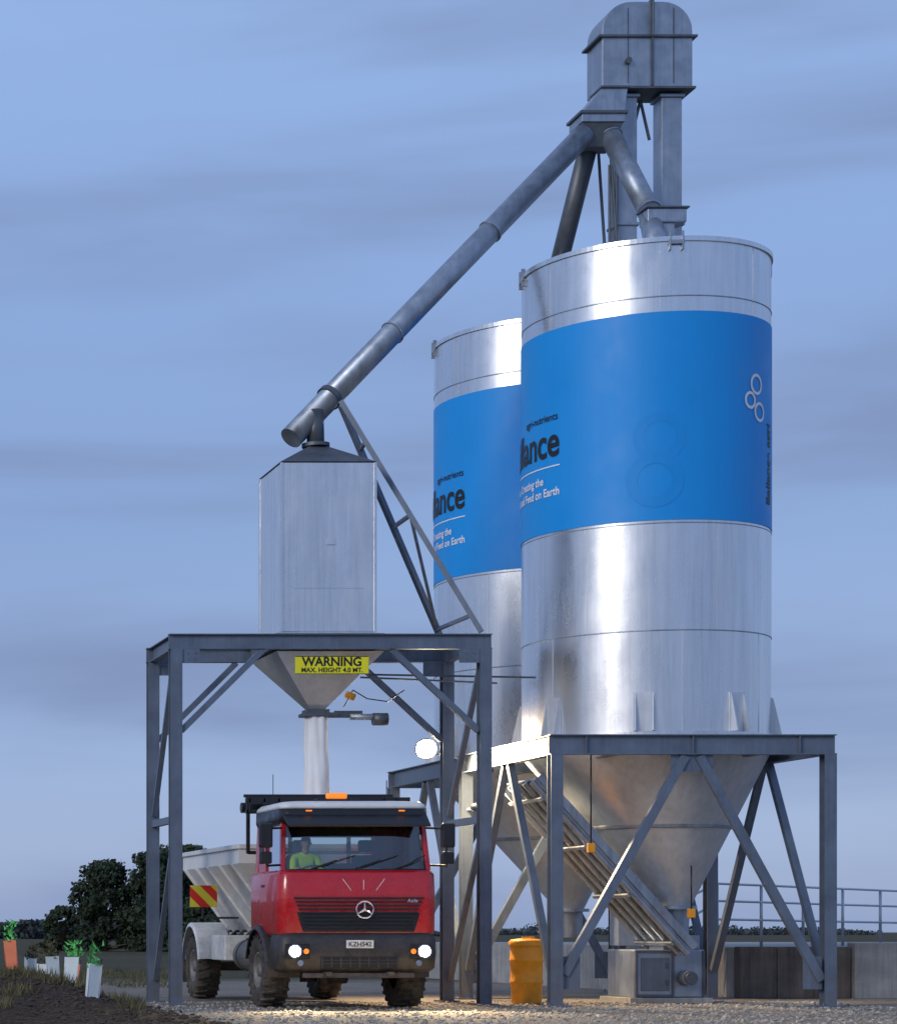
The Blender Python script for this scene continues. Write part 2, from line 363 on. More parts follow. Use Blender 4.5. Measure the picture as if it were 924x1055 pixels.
for x in (XL,XR):
    for a,b in ((FY[0],FY[1]),(FY[1],FY[2])):
        m_=(a+b)/2; dg.bar(L((x,m_-.12,ZT-.36)),L((x,a+.14,.55)),.10,.12,up=(1,0,0)); dg.bar(L((x,m_+.12,ZT-.36)),L((x,b-.14,.55)),.10,.12,up=(1,0,0))
for y in FY:
    for x in (XL+.5,xm,XR-.5): bm_.box(L((x-.006,y-.075,zb-.145)),L((x+.006,y-.012,zb+.145)))
    for x,s in ((XL,1),(XR,-1)): pl.box(L((min(x+s*.105,x+s*.42),y-.008,.30)),L((max(x+s*.105,x+s*.42),y+.008,.85)))
    pl.box(L((xm-.35,y-.008,ZT-.62)),L((xm+.35,y+.008,ZT-.345)))
c.out('columns','frame',F); bm_.out('deck_beams','frame',F); dg.out('diagonal_braces','frame',F); pl.out('gusset_and_base_plates','frame',F)

# ribbed chute below the cone, elevator boot
Cz=top('inclined_ribbed_chute',(14.5,40.6,0))
m=MB(); a=Vector((0.05,0,3.95)); b=Vector((2.75,0,.95)); d=(b-a).normalized(); nrm=Vector((d.z,0,-d.x))
if nrm.z<0:nrm=-nrm
W=1.5
m.add([a,b,b+Vector((0,W,0)),a+Vector((0,W,0)),a-nrm*.05,b-nrm*.05,b+Vector((0,W,0))-nrm*.05,a+Vector((0,W,0))-nrm*.05],[(0,1,2,3),(7,6,5,4),(0,4,5,1),(1,5,6,2),(2,6,7,3),(3,7,4,0)])
m.out('chute_plate','ribs',Cz)
m=MB()
for k in range(5):
    y=k*W/4; m.tube(a+Vector((0,y,0))-nrm*.11,b+Vector((0,y,0))-nrm*.11,.055,16)
for t in (.08,.36,.64,.92):
    p=a+(b-a)*t-nrm*.20; m.bar(p+Vector((0,-.05,0)),p+Vector((0,W+.05,0)),.06,.04,up=nrm)
m.bar(a+nrm*.06-Vector((0,.03,0)),b+nrm*.06-Vector((0,.03,0)),.03,.14,up=nrm)
m.out('chute_ribs','ribs',Cz)
B=top('elevator_boot',(16.4,41.0,0))
box('housing',(0,0,.1),(1.25,1.2,.95),'duct',B,.03); box('access_door',(.12,-.02,.22),(.62,0,.8),'frame',B,.008)
m=MB()
for x in (.02,.66,1.2): m.box((x,-.035,.12),(x+.04,-.002,.93))
for z in (.12,.89): m.box((.07,-.03,z),(.65,-.002,z+.04))
for z in (.32,.62): m.box((.55,-.04,z),(.60,-.02,z+.09))
m.out('housing_stiffeners','dark_duct',B)
box('inlet_box',(.55,.1,.95),(1.2,.7,1.2),'duct',B,.01); box('plinth',(-.1,-.1,0),(1.35,1.3,.1),'concrete',B,.01)
tube('drive_motor',(.88,-.28,.45),(.88,0,.45),.13,'frame',B); tube('motor_fan_cover',(.88,-.33,.45),(.88,-.28,.45),.10,'dark_duct',B)
for loc,dz_ in (((14.95,39.3,2.6),1.75),((16.9,39.9,1.5),.9)):
    J=top('junction_box',loc); box('body',(0,0,0),(.12,.08,.16),'orange',J,.01); box('lid',(.01,-.012,.01),(.11,0,.15),'orange',J,.004); tube('conduit',(.06,.04,.16),(.06,.04,dz_),.013,'plastic_c',J,12)

# ------------------------------------------------------------------ bucket elevator
EV=top('bucket_elevator',(17.7,43.8,0))
for nm,x0,x1 in (('up_leg',-.56,-.20),('down_leg',.26,.64)):
    m=MB(); m.box((x0,-.2,1.0),(x1,.2,16.9)); m.out(nm,'duct',EV,bevel=.01)
    m=MB()
    for z in np.arange(2.5,17,2.4): m.box((x0-.04,-.24,z),(x1+.04,.24,z+.05))
    m.out(nm+'_flanges','duct',EV)
def head_prof(xa,xb,z0,z1,r):
    p=[(xa,z0),(xb,z0)]
    for k in range(0,9): a=pi/2*k/8; p.append((xb-r+r*math.cos(a),z1-r+r*math.sin(a)))
    for k in range(0,9): a=pi/2+pi/2*k/8; p.append((xa+r+r*math.cos(a),z1-r+r*math.sin(a)))
    return p
def extr(name,p,y0,y1,mat,par,bevel=.01):
    n=len(p); v=[(x,y0,z) for x,z in p]+[(x,y1,z) for x,z in p]
    f=[tuple(range(n)),tuple(range(2*n-1,n-1,-1))]+[(k,k+n,(k+1)%n+n,(k+1)%n) for k in range(n)]
    return mk(name,v,f,mat,par,bevel=bevel)
extr('head_housing',head_prof(-.92,.76,17.02,18.62,.55),-.38,.38,'duct',EV,.015)
m=MB(); m.box((-.02,-.41,17.05),(.03,-.384,18.55)); m.box((-.025,-.41,18.55),(.035,.4,18.66)); m.out('head_panel_seam','dark_duct',EV)
m=MB()
for x in (-.45,.4): m.box((x,-.392,17.1),(x+.015,-.382,18.5))
m.out('head_panel_joints','dark_duct',EV)
m=MB(); m.box((-1.0,-.43,17.95),(.84,.43,17.99)); m.box((-.84,-.40,17.0),(.82,.40,17.04)); m.out('head_collars','dark_duct',EV)
m=MB()
m.tube((-.45,-.46,17.5),(-.45,.5,17.5),.06,24); m.tube((-.02,-.5,18.6),(-.02,-.5,17.95),.02,8)
m.tube((-.02,.1,16.95),(.15,.1,16.2),.03,8); m.tube((-.02,.1,16.95),(-.2,.1,16.2),.03,8)
m.out('head_shaft','dark_duct',EV)
m=MB()
for s in (-.28,.28): m.tube((-.8,s,16.95),(-.62,s,14.2),.03,8)
m.tube((-.62,-.28,13.0),(-.62,-.28,16.9),.025,8); m.tube((-.75,-.28,13.0),(-.75,-.28,15.6),.025,8)
m.out('stay_rods','dark_duct',EV)
D=top('grain_distributor',(16.78,43.6,0))
m=MB(); m.add([(-.02,-.25,17.0),(.45,-.25,17.0),(.45,.25,17.0),(-.02,.25,17.0),(-.42,-.32,16.5),(.36,-.32,16.5),(.36,.32,16.5),(-.42,.32,16.5)],
 [(0,1,2,3),(7,6,5,4),(0,4,5,1),(1,5,6,2),(2,6,7,3),(3,7,4,0)]); m.box((-.43,-.33,16.33),(.37,.33,16.5)); m.out('flared_body','duct',D,bevel=.01)
m=MB(); m.box((-.47,-.37,16.48),(.41,.37,16.53)); m.box((-.06,-.29,16.98),(.49,.29,17.015)); m.out('flanges','dark_duct',D)
m=MB(); m.add([(-.42,-.3,16.33),(.34,-.3,16.33),(.34,.3,16.33),(-.42,.3,16.33),(-.35,-.2,15.9),(.2,-.2,15.9),(.2,.2,15.9),(-.35,.2,15.9)],[(0,1,2,3),(7,6,5,4),(0,4,5,1),(1,5,6,2),(2,6,7,3),(3,7,4,0)]); m.out('outlet_hood','dark_duct',D,bevel=.01)

# ------------------------------------------------------------------ pipes
def pipe(name,pts,r,mat='duct',fl=True):
    E=top(name,pts[0]); o=Vector(pts[0]); P=[Vector(p)-o for p in pts]
    for i in range(len(P)-1):
        tube('tube_%d'%(i+1),P[i],P[i+1],r,mat,E,40)
        if i>0:
            bpy_s=lathe('elbow_%d'%i,[(r*math.sin(pi*k/12)+.0001,-r*math.cos(pi*k/12)) for k in range(13)],mat,E,32); bpy_s.location=P[i]
    if fl:
        m=MB()
        for i in range(len(P)-1):
            d=(P[i+1]-P[i]); n=max(1,int(d.length/2.6)); dn=d.normalized()
            for k in range(n+1):
                q=P[i]+d*(k/n if n>0 else 0)
                if 0<k<n or d.length<3: m.tube(q-dn*.015,q+dn*.015,r+.022,40)
        m.out('flanges',mat,E)
    return E
pipe('long_delivery_pipe',[(16.45,43.45,16.15),(10.35,40.95,9.95)],.205)
Q=top('delivery_pipe_end',(10.8,41,9.9)); tube('drop_spout',(0,0,-.08),(.0,.05,.55),.15,'dark_duct',Q); m=MB(); m.tube((0,0,-.1),(0,0,-.04),.24,32); m.out('spout_flange','dark_duct',Q)
pipe('silo_feed_pipe',[(16.95,43.45,16.1),(17.15,42.2,14.35),(16.95,41.3,13.2)],.19)
pipe('silo_feed_pipe',[(16.65,43.7,16.1),(16.6,46.0,13.2)],.17,'dark_duct')
K=top('feed_pipe_junction_box',(17.0,41.95,14.0)); box('box',(-.05,-.2,0),(.65,.2,.25),'duct',K,.02); box('neck',(.1,-.15,-.75),(.45,.15,0),'duct',K,.01); box('lid_flange',(-.09,-.24,.25),(.69,.24,.28),'dark_duct',K,.004)
T=top('pipe_support_truss',(11.23,41,10.6))
m=MB(); A0=Vector((0,-.05,0));A1=Vector((2.15,-1.0,-4.18));B0=Vector((.05,.1,-.05));B1=Vector((2.15,1.0,-4.18))
m.bar(A0,A1,.09,.09);m.bar(B0,B1,.09,.09)
for t in (.18,.5,.93): m.bar(A0.lerp(A1,t),B0.lerp(B1,t),.06,.06)
m.bar(A0.lerp(A1,.5),B0.lerp(B1,.93),.045,.045)
m.out('truss_bars','frame',T); m=MB(); dd=(Vector((16.45,43.45,16.15))-Vector((10.35,40.95,9.95))).normalized(); pc=Vector((11.12,41.27,10.74))-Vector((11.23,41,10.6)); m.tube(pc-dd*.05,pc+dd*.05,.235,40); m.out('pipe_clamp','dark_duct',T)

# ------------------------------------------------------------------ gantry
GX0,GX1,GY0,GY1,GZ=8.13,13.43,40.,42.,6.38
G=top('loading_gantry',(GX0,GY0,0)); w=GX1-GX0; dp=2.
c=MB(); bb=MB(); br=MB(); pl=MB()
for x in (0,w):
    for y in (0,dp): c.ibeam((x,y,.03),(x,y,GZ-.26),.2,.2,.016); pl.box((x-.18,y-.18,0),(x+.18,y+.18,.03))
for y in (0,dp):
    bb.ibeam((-.12,y,GZ-.13),(w+.12,y,GZ-.13),.15,.26,.016)
    br.bar((.1,y,4.72),(1.5,y,GZ-.27),.10,.10,up=(0,1,0)); br.bar((w-.1,y,4.72),(w-1.6,y,GZ-.27),.10,.10,up=(0,1,0))
for x in (0,w):
    bb.ibeam((x,.08,GZ-.13),(x,dp-.08,GZ-.13),.15,.26,.016)
    br.bar((x,.1,3.2),(x,dp-.1,3.2),.1,.12)
    br.bar((x,.1,6.0),(x,dp-.12,3.35),.07,.09,up=(1,0,0)); br.bar((x+.02,.1,3.1),(x+.02,dp-.12,.4),.07,.09,up=(1,0,0))
for x in (1.75,3.62): bb.ibeam((x,.08,GZ-.12),(x,dp-.08,GZ-.12),.12,.22,.014)
for y in (.15,1.85): bb.bar((1.75,y,GZ+.005),(3.62,y,GZ+.005),.1,.05)
for x in (.05,w-.05):
    for y in (0,dp):
        s=1 if x<1 else -1
        pl.box((min(x,x+s*.35)+.05*s,y-.07,GZ-.50),(max(x,x+s*.35),y-.06,GZ-.262))
        for bx in (.15,.28):
            for bz in (.33,.44): pl.tube((x+s*bx,y-.085,GZ-bz),(x+s*bx,y-.07,GZ-bz),.014,6)
c.out('columns','frame',G); bb.out('top_beams','frame',G); br.out('braces','frame',G); pl.out('base_and_gusset_plates','frame',G)
m=MB(); m.tube((3.5,.6,5.75),(6.4,.6,5.7),.018,10); m.tube((3.6,1.5,5.8),(6.2,2.,5.75),.018,10); m.out('tie_rods','dark_duct',G)

# ------------------------------------------------------------------ weigh bin
W_=top('weigh_bin',(10.0,40.2,0)); bw,bd=1.62,1.55
m=MB(); m.box((0,0,6.43),(bw,bd,9.38)); m.out('bin_body','bin',W_,bevel=.03)
cx,cy=.8,.8
m=MB(); m.add([(-.02,-.02,9.385),(bw+.02,-.02,9.385),(bw+.02,bd+.02,9.385),(-.02,bd+.02,9.385),(cx-.17,cy-.17,9.78),(cx+.17,cy-.17,9.78),(cx+.17,cy+.17,9.78),(cx-.17,cy+.17,9.78)],[(3,2,1,0),(4,5,6,7),(0,1,5,4),(1,2,6,5),(2,3,7,6),(3,0,4,7)]); m.out('bin_roof','dark_duct',W_,bevel=.008)
m=MB()
for x,y in ((0,0),(bw,0),(0,bd),(bw,bd)): m.bar((x,y,6.45),(x,y,9.37),.04,.04)
m.box((-.04,-.04,6.38),(bw+.04,bd+.04,6.43)); m.box((.2,-.010,7.2),(bw-.2,-.004,7.21)); m.box((.78,-.02,7.95),(.93,-.002,8.06))
for z in (6.6,6.9,7.2,7.5,7.8,8.1,8.4,8.7,9.0,9.25):
    for x in (.05,bw-.05): m.tube((x,-.008,z),(x,0,z),.012,6)
m.out('bin_edge_angles','bin',W_)
m=MB(); zt_,zo=6.10,5.17; q=.13
m.add([(-.12,-.12,zt_),(bw+.12,-.12,zt_),(bw+.12,bd+.12,zt_),(-.12,bd+.12,zt_),(cx-q,cy-q,zo),(cx+q,cy-q,zo),(cx+q,cy+q,zo),(cx-q,cy+q,zo)],[(0,1,2,3),(7,6,5,4),(0,4,5,1),(1,5,6,2),(2,6,7,3),(3,7,4,0)])
m.out('discharge_hopper','silo_cone',W_,bevel=.006)
m=MB(); m.box((cx-.25,cy-.22,5.05),(cx+.35,cy+.22,5.11)); m.box((cx-.2,cy-.18,5.11),(cx+.2,cy+.18,5.17)); m.box((cx+.3,cy-.1,5.04),(cx+1.05,cy+.1,5.09)); m.box((cx+.3,cy-.09,5.09),(cx+.8,cy-.07,5.15)); m.out('slide_gate','dark_duct',W_,bevel=.006)
tube('gate_actuator',(cx+.55,cy-.2,5.03),(cx+1.2,cy-.2,5.03),.055,'duct',W_); tube('actuator_end',(cx+.95,cy-.2,4.99),(cx+1.2,cy-.2,4.99),.11,'dark_duct',W_)
m=MB(); pts=[Vector((cx+.45,cy-.15,5.2)),Vector((cx+.6,cy-.2,5.5)),Vector((cx+.85,cy-.2,5.35)),Vector((cx+1.2,cy-.2,5.3)),Vector((cx+1.5,cy-.2,5.5))]
for i in range(4): m.tube(pts[i],pts[i+1],.010,8)
m.out('air_hose','plastic_c',W_); tube('vibrator',(cx+.45,cy-.3,5.42),(cx+.60,cy-.3,5.36),.06,'orange',W_)
v=[];f=[];seg=40;rows=18
for j in range(rows+1):
    t=j/rows; z=5.05-1.5*t
    for k in range(seg):
        a=2*pi*k/seg; r=(.185+.02*t)*(1+.07*math.sin(5*a+2*t)+.04*math.sin(9*a-3*t)+.03*math.sin(14*t+a)); v.append((cx+r*math.cos(a)+.02*t,cy+r*math.sin(a),z))
for j in range(rows):
    for k in range(seg): k2=(k+1)%seg; f.append((j*seg+k,j*seg+k2,(j+1)*seg+k2,(j+1)*seg+k))
mk('dust_sleeve',v,f,'cloth',W_,smooth=True,solid=.01)
SG=top('warning_sign',(10.16,40.0-.1,5.68)); box('board',(0,0,0),(1.26,.012,.31),'yellow',SG,.004)
for t,s,x,z,bd_ in (('WARNING',.20,.63,.145,.006),('MAX. HEIGHT 4.0 MT.',.105,.63,.035,.003)):
    v,f=text_geo(t,s*1.05,bd_,'CENTER'); mk('lettering',[(x+a,-.004,z+b) for a,b,*_ in v],f,'black',SG)
m=MB(); m.box((0,-.003,0),(1.26,-.001,.012)); m.box((0,-.003,.298),(1.26,-.001,.31)); m.out('border','black',SG)

# ------------------------------------------------------------------ floodlights
def lamp(name,kind,loc,col,en,par=None,tgt=None,**k):
    l=bpy.data.lights.new(name,kind); l.color=col; l.energy=en
    for a,b in k.items(): setattr(l,a,b)
    o=bpy.data.objects.new(name,l); COL.objects.link(o)
    if par: o.parent=par
    o.location=loc
    if tgt is not None: o.rotation_euler=(Vector(tgt)).to_track_quat('-Z','Y').to_euler()
    return o
def fixture(loc,r,aim,arm,en,size,soft=.12,blend=.8):
    FL=top('flood_light',loc); d=Vector(aim).normalized()
    tube('housing',-d*.20,d*.0,r*.6,'plastic_c',FL,32,r2=r*1.12)
    tube('bezel',d*.0,d*.03,r*1.15,'chrome',FL,32); tube('lens',d*.031,d*.036,r,'flood',FL,32)
    m=MB(); m.bar((0,.08,0),arm,.05,.05); m.tube((-r*1.1,.02,0),(r*1.1,.02,0),.02,8)
    for k in range(5): m.tube(-d*(.05+.03*k),-d*(.06+.03*k),r*(1.1-.1*k),20)
    m.out('bracket_and_fins','frame',FL)
    lamp('flood_beam','SPOT',tuple(d*.07),(1,.72,.42),en,FL,aim,spot_size=size,spot_blend=blend,shadow_soft_size=soft)
    return FL
F1=fixture((13.42,43.2,4.66),.17,(-.25,-1,-.22),(.80,.25,-.2),10,rad(100))
for o in F1.children:
    if o.type=='LIGHT':
        o.data.energy=2900; o.rotation_euler=Vector((.45,-.55,-1.0)).to_track_quat('-Z','Y').to_euler(); o.data.spot_size=rad(158)
# extra lamp with fixture, added under the deck to warm cone and chute
fixture((14.32,42.75,3.55),.09,(1,-.72,-.10),(-.04,.75,.0),430,rad(125),.06)

# ------------------------------------------------------------------ truck
T0=(10.56,37.5,0); T=top('spreader_truck',T0)
def rrect(x,y0,y1,rf,rb,seg=8):
    p=[]
    for cx_,cy_,a0,r in ((x-rf,y0+rf,-90,rf),(x-rb,y1-rb,0,rb),(-x+rb,y1-rb,90,rb),(-x+rf,y0+rf,180,rf)):
        for k in range(seg+1): a=rad(a0+90*k/seg); p.append((cx_+r*math.cos(a),cy_+r*math.sin(a)))
    return p
def loft(name,rings,mat,par,cap=(True,True),smooth=True,solid=0):
    n=len(rings[0]); v=[q for r in rings for q in r]; f=[]
    for j in range(len(rings)-1):
        for k in range(n): k2=(k+1)%n; f.append((j*n+k,j*n+k2,(j+1)*n+k2,(j+1)*n+k))
    if cap[0]: f.append(tuple(range(n-1,-1,-1)))
    if cap[1]: f.append(tuple(range((len(rings)-1)*n,len(rings)*n)))
    o=mk(name,v,f,mat,par,solid=solid)
    if smooth:
        for p in o.data.polygons: p.use_smooth=len(p.vertices)==4
    return o
def lev(x,y0,y1,rf,rb,z): return [(a,b,z) for a,b in rrect(x,y0,y1,rf,rb)]
loft('cab_lower_body',[lev(1.22,.02,1.93,.16,.08,1.22),lev(1.245,.0,1.95,.17,.08,1.28),lev(1.25,-.01,1.95,.18,.08,1.85),lev(1.24,.0,1.95,.18,.08,2.18),lev(1.21,.03,1.94,.18,.08,2.24)],'cab_red',T,(True,False),solid=-.03)
loft('cab_roof_lower',[lev(1.18,.19,1.93,.17,.1,3.02),lev(1.20,.155,1.95,.17,.1,3.08),lev(1.195,.16,1.95,.17,.1,3.26)],'plastic_c',T,(True,True))
loft('cab_roof',[lev(1.195,.165,1.95,.17,.1,3.262),lev(1.18,.18,1.93,.17,.1,3.32),lev(1.12,.26,1.90,.17,.1,3.375),lev(.95,.45,1.8,.17,.1,3.395)],'cab_white',T,(True,True))
box('cab_floor',(-1.15,.15,1.5),(1.15,1.85,1.56),'plastic_c',T); box('cab_back_wall_left',(-1.17,1.82,2.2),(-.75,1.92,3.02),'cab_red',T,.02); box('cab_back_wall_right',(.75,1.82,2.2),(1.17,1.92,3.02),'cab_red',T,.02); box('cab_back_wall_lower',(-.75,1.82,2.2),(.75,1.92,2.42),'seat',T,0); box('cab_back_wall_upper',(-.75,1.82,2.86),(.75,1.92,3.02),'seat',T,0)
mk('rear_window',[(-.75,1.87,2.42),(.75,1.87,2.42),(.75,1.87,2.86),(-.75,1.87,2.86)],[(0,1,2,3)],'glass',T)
m=MB()
for s in (-1,1):
    m.bar((s*1.175,.16,2.2),(s*1.13,.33,3.06),.075,.10,up=(0,1,0)); m.bar((s*1.19,1.20,2.2),(s*1.15,1.20,3.06),.05,.11,up=(0,1,0)); m.bar((s*1.18,1.82,2.2),(s*1.14,1.82,3.06),.05,.2,up=(0,1,0))
m.out('cab_pillars','cab_red',T,bevel=.012)
m=MB()
for s in (-1,1): m.box((min(s*1.19,s*1.13),1.26,2.22),(max(s*1.19,s*1.13),1.74,3.02))
m.out('cab_rear_quarter','cab_red',T,bevel=.01)
m=MB()
for s in (-1,1): m.box((min(s*1.192,s*1.198),1.36,2.40),(max(s*1.192,s*1.198),1.64,2.85))
m.out('rear_quarter_window','plastic_c',T,bevel=.003)
def wsy(x,t): return .035+.19*t+.11*(abs(x)/1.14)**5
v=[];f=[];nx_=24;nt=6
for j in range(nt+1):
    for i in range(nx_+1):
        t=j/nt; hw=1.15-.04*t; x=-hw+2*hw*i/nx_; v.append((x,wsy(x,t),2.22+.84*t))
for j in range(nt):
    for i in range(nx_): a=j*(nx_+1)+i; f.append((a,a+1,a+nx_+2,a+nx_+1))
mk('windscreen',v,f,'glass',T,smooth=True)
m=MB()
for i in range(nx_):
    x0=-1.14+2.28*i/nx_; x1=x0+2.28/nx_; m.bar((x0,wsy(x0,0)-.012,2.235),(x1,wsy(x1,0)-.012,2.235),.02,.09)
m.out('windscreen_lower_seal','plastic_c',T)
m=MB()
for s in (-1,1):
    m.add([(s*1.185,.30,2.24),(s*1.185,1.15,2.24),(s*1.145,1.15,3.02),(s*1.145,.40,3.02)],[(0,1,2,3)])
m.out('side_windows','glass',T)
m=MB()
for s in (-1,1):
    m.bar((s*1.20,.26,2.235),(s*1.20,1.2,2.235),.03,.05); m.bar((s*1.15,.38,3.02),(s*1.15,1.2,3.02),.03,.05)
m.out('window_seals','plastic_c',T)
m=MB()
for s in (-1,1): m.box((min(s*1.235,s*1.262),.34,1.34),(max(s*1.235,s*1.262),1.26,2.18))
m.out('doors','cab_red',T,bevel=.02)
m=MB()
for s in (-1,1): m.box((min(s*1.26,s*1.285),.98,2.0),(max(s*1.26,s*1.285),1.18,2.04)); m.box((min(s*1.255,s*1.27),.34,1.5),(max(s*1.255,s*1.27),1.26,1.56))
m.out('door_handles','plastic_c',T)
m=MB(); m.add([(-1.14,-.12,2.98),(1.14,-.12,2.98),(1.16,.22,3.20),(-1.16,.22,3.20),(-1.14,-.10,2.95),(1.14,-.10,2.95),(1.16,.24,3.14),(-1.16,.24,3.14)],[(0,1,2,3),(7,6,5,4),(0,4,5,1),(1,5,6,2),(2,6,7,3),(3,7,4,0)]); m.out('sun_visor','plastic_c',T,bevel=.01)
for x in (-.75,.75): box('roof_marker_lamp',(x-.05,.14,3.21),(x+.05,.2,3.235),'lamp_y',T,.008)
def trap(name,xt,xb,z1,z0,y,th,mat,bevel=.01):
    v=[(-xb,y,z0),(xb,y,z0),(xt,y,z1),(-xt,y,z1)]; v+=[(a,y+th,c) for a,b,c in v]
    return mk(name,v,[(0,1,2,3),(7,6,5,4),(0,4,5,1),(1,5,6,2),(2,6,7,3),(3,7,4,0)],mat,T,bevel=bevel)
trap('grille_surround',1.12,.90,1.88,1.26,-.035,.06,'plastic_c',.02)
m=MB()
for i,z in enumerate(np.linspace(1.34,1.81,9)):
    hw=.90+.22*(z-1.3)/.5-.08; m.box((-hw,-.062,z-.016),(hw,-.03,z+.010))
m.out('grille_slats','plastic_c',T,bevel=.005)
trap('front_red_panel',1.02,1.09,2.14,1.91,-.03,.04,'cab_red',.015)
m=MB()
for s in (-1,1):
    m.bar((.08+s*.20,-.036,1.93),(.08+s*.34,-.036,2.12),.014,.006)
m.box((.076,-.037,1.94),(.084,-.032,2.10))
m.out('pinstripes','white',T)
m=MB(); bc=Vector((.08,-.10,1.62)); rB=.135
for k in range(40):
    a=2*pi*k/40;b_=2*pi*(k+1)/40; m.tube(bc+Vector((rB*math.cos(a),0,rB*math.sin(a))),bc+Vector((rB*math.cos(b_),0,rB*math.sin(b_))),.014,8)
for k in range(3):
    a=pi/2+2*pi*k/3; m.tube(bc,bc+Vector((rB*math.cos(a),0,rB*math.sin(a))),.024,6,r2=.006)
m.out('front_badge','chrome',T)
v,f=text_geo('Axle',.09,.001,'CENTER'); mk('model_lettering',[(.86+a,-.066,1.74+b*.9) for a,b,*_ in v],f,'chrome',T)
loft('front_bumper',[lev(1.20,.02,.62,.16,.03,.62),lev(1.26,-.06,.62,.18,.03,.68),lev(1.28,-.09,.62,.19,.03,.92),lev(1.27,-.08,.62,.19,.03,1.16),lev(1.22,-.02,.62,.19,.03,1.25)],'plastic',T)
m=MB(); m.box((-.62,-.098,.68),(.62,-.07,.86)); m.out('lower_intake','black',T,bevel=.01)
m=MB()
for x in np.linspace(-.6,.6,9): m.box((x-.01,-.108,.69),(x+.01,-.095,.85))
for z in (.745,.80): m.box((-.6,-.106,z),(.6,-.096,z+.012))
m.out('intake_grid','plastic',T)
m=MB()
for s in (-1,1): m.box((s*1.0-.20,-.105,.83),(s*1.0+.20,-.06,1.07))
m.out('headlamp_housings','plastic_c',T,bevel=.03)
for s in (-1,1):
    tube('headlamp_reflector',(s*1.04,-.112,.95),(s*1.04,-.104,.95),.115,'chrome',T,28)
    tube('headlamp_lens',(s*1.04,-.120,.95),(s*1.04,-.1125,.95),.088,'head',T,24); tube('indicator_lamp',(s*.86,-.115,.95),(s*.86,-.106,.95),.042,'lamp_y' ,T,20)
    tube('fog_lamp',(s*.95,-.10,.76),(s*.95,-.09,.76),.05,'chrome',T,20)
    lamp('headlamp_beam','SPOT',(s*1.04,-.16,.95),(1,.78,.48),750,T,(0,-1,-.28),spot_size=rad(135),spot_blend=.8,shadow_soft_size=.07)
box('number_plate',(-.22,-.118,1.0),(.22,-.108,1.13),'cab_white',T,.004)
v,f=text_geo('KZH542',.105,.002,'CENTER'); mk('plate_lettering',[(a,-.1205,1.03+b) for a,b,*_ in v],f,'black',T)
m=MB(); m.box((-.55,-.16,.55),(-.45,.3,.62)); m.box((.45,-.16,.55),(.55,.3,.62)); m.bar((-.9,-.02,.56),(.9,-.02,.56),.06,.08); m.out('tow_bar','chassis',T,bevel=.01)
m=MB()
for x in (-.75,-.05,.6):
    m.bar((x,-.005,2.28),(x+.42,.03,2.42),.012,.02); m.bar((x+.1,.0,2.30),(x+.72 if x<.5 else x+.5,.07,2.50),.014,.014)
m.out('wipers','black',T)
m=MB()
for s in (-1,1):
    for z in (2.95,2.35): m.tube((s*1.15,.28,z),(s*1.45,.08,z-.02),.018,8)
    m.tube((s*1.45,.08,2.3),(s*1.45,.08,3.0),.018,8)
m.out('mirror_arms','black',T)
for s in (-1,1):
    box('mirror_housing',(s*1.47-.11,.02,2.62),(s*1.47+.11,.12,3.02),'plastic_c',T,.035); box('wide_mirror',(s*1.47-.10,.03,2.36),(s*1.47+.10,.12,2.56),'plastic_c',T,.03)
    box('mirror_glass',(s*1.47-.09,.122,2.65),(s*1.47+.09,.126,2.99),'chrome',T,0)
box('dashboard',(-1.12,.28,2.0),(1.12,.6,2.24),'plastic_c',T,.05)
m=MB(); m.box((.1,.3,2.24),(.45,.5,2.30)); m.box((.6,.32,2.24),(.9,.5,2.27)); m.out('papers_on_dash','white',T,bevel=.01)
for x in (-.55,.55):
    box('seat_base',(x-.25,1.0,1.78),(x+.25,1.5,1.92),'seat',T,.05); box('seat_back',(x-.24,1.42,1.9),(x+.24,1.56,2.55),'seat',T,.06); box('head_rest',(x-.13,1.44,2.6),(x+.13,1.54,2.8),'seat',T,.04)
m=MB(); wc=Vector((-.55,.72,2.24)); ax=Vector((0,-.45,-.9)).normalized(); u=Vector((1,0,0)); w2=ax.cross(u)
for k in range(32):
    a=2*pi*k/32;b_=2*pi*(k+1)/32; m.tube(wc+(u*math.cos(a)+w2*math.sin(a))*.23,wc+(u*math.cos(b_)+w2*math.sin(b_))*.23,.014,8)
for a in (0,pi,pi*1.5): m.tube(wc,wc+(u*math.cos(a)+w2*math.sin(a))*.23,.014,6)
m.tube(wc,wc+ax*.3,.03,8); m.out('steering_wheel','plastic_c',T)
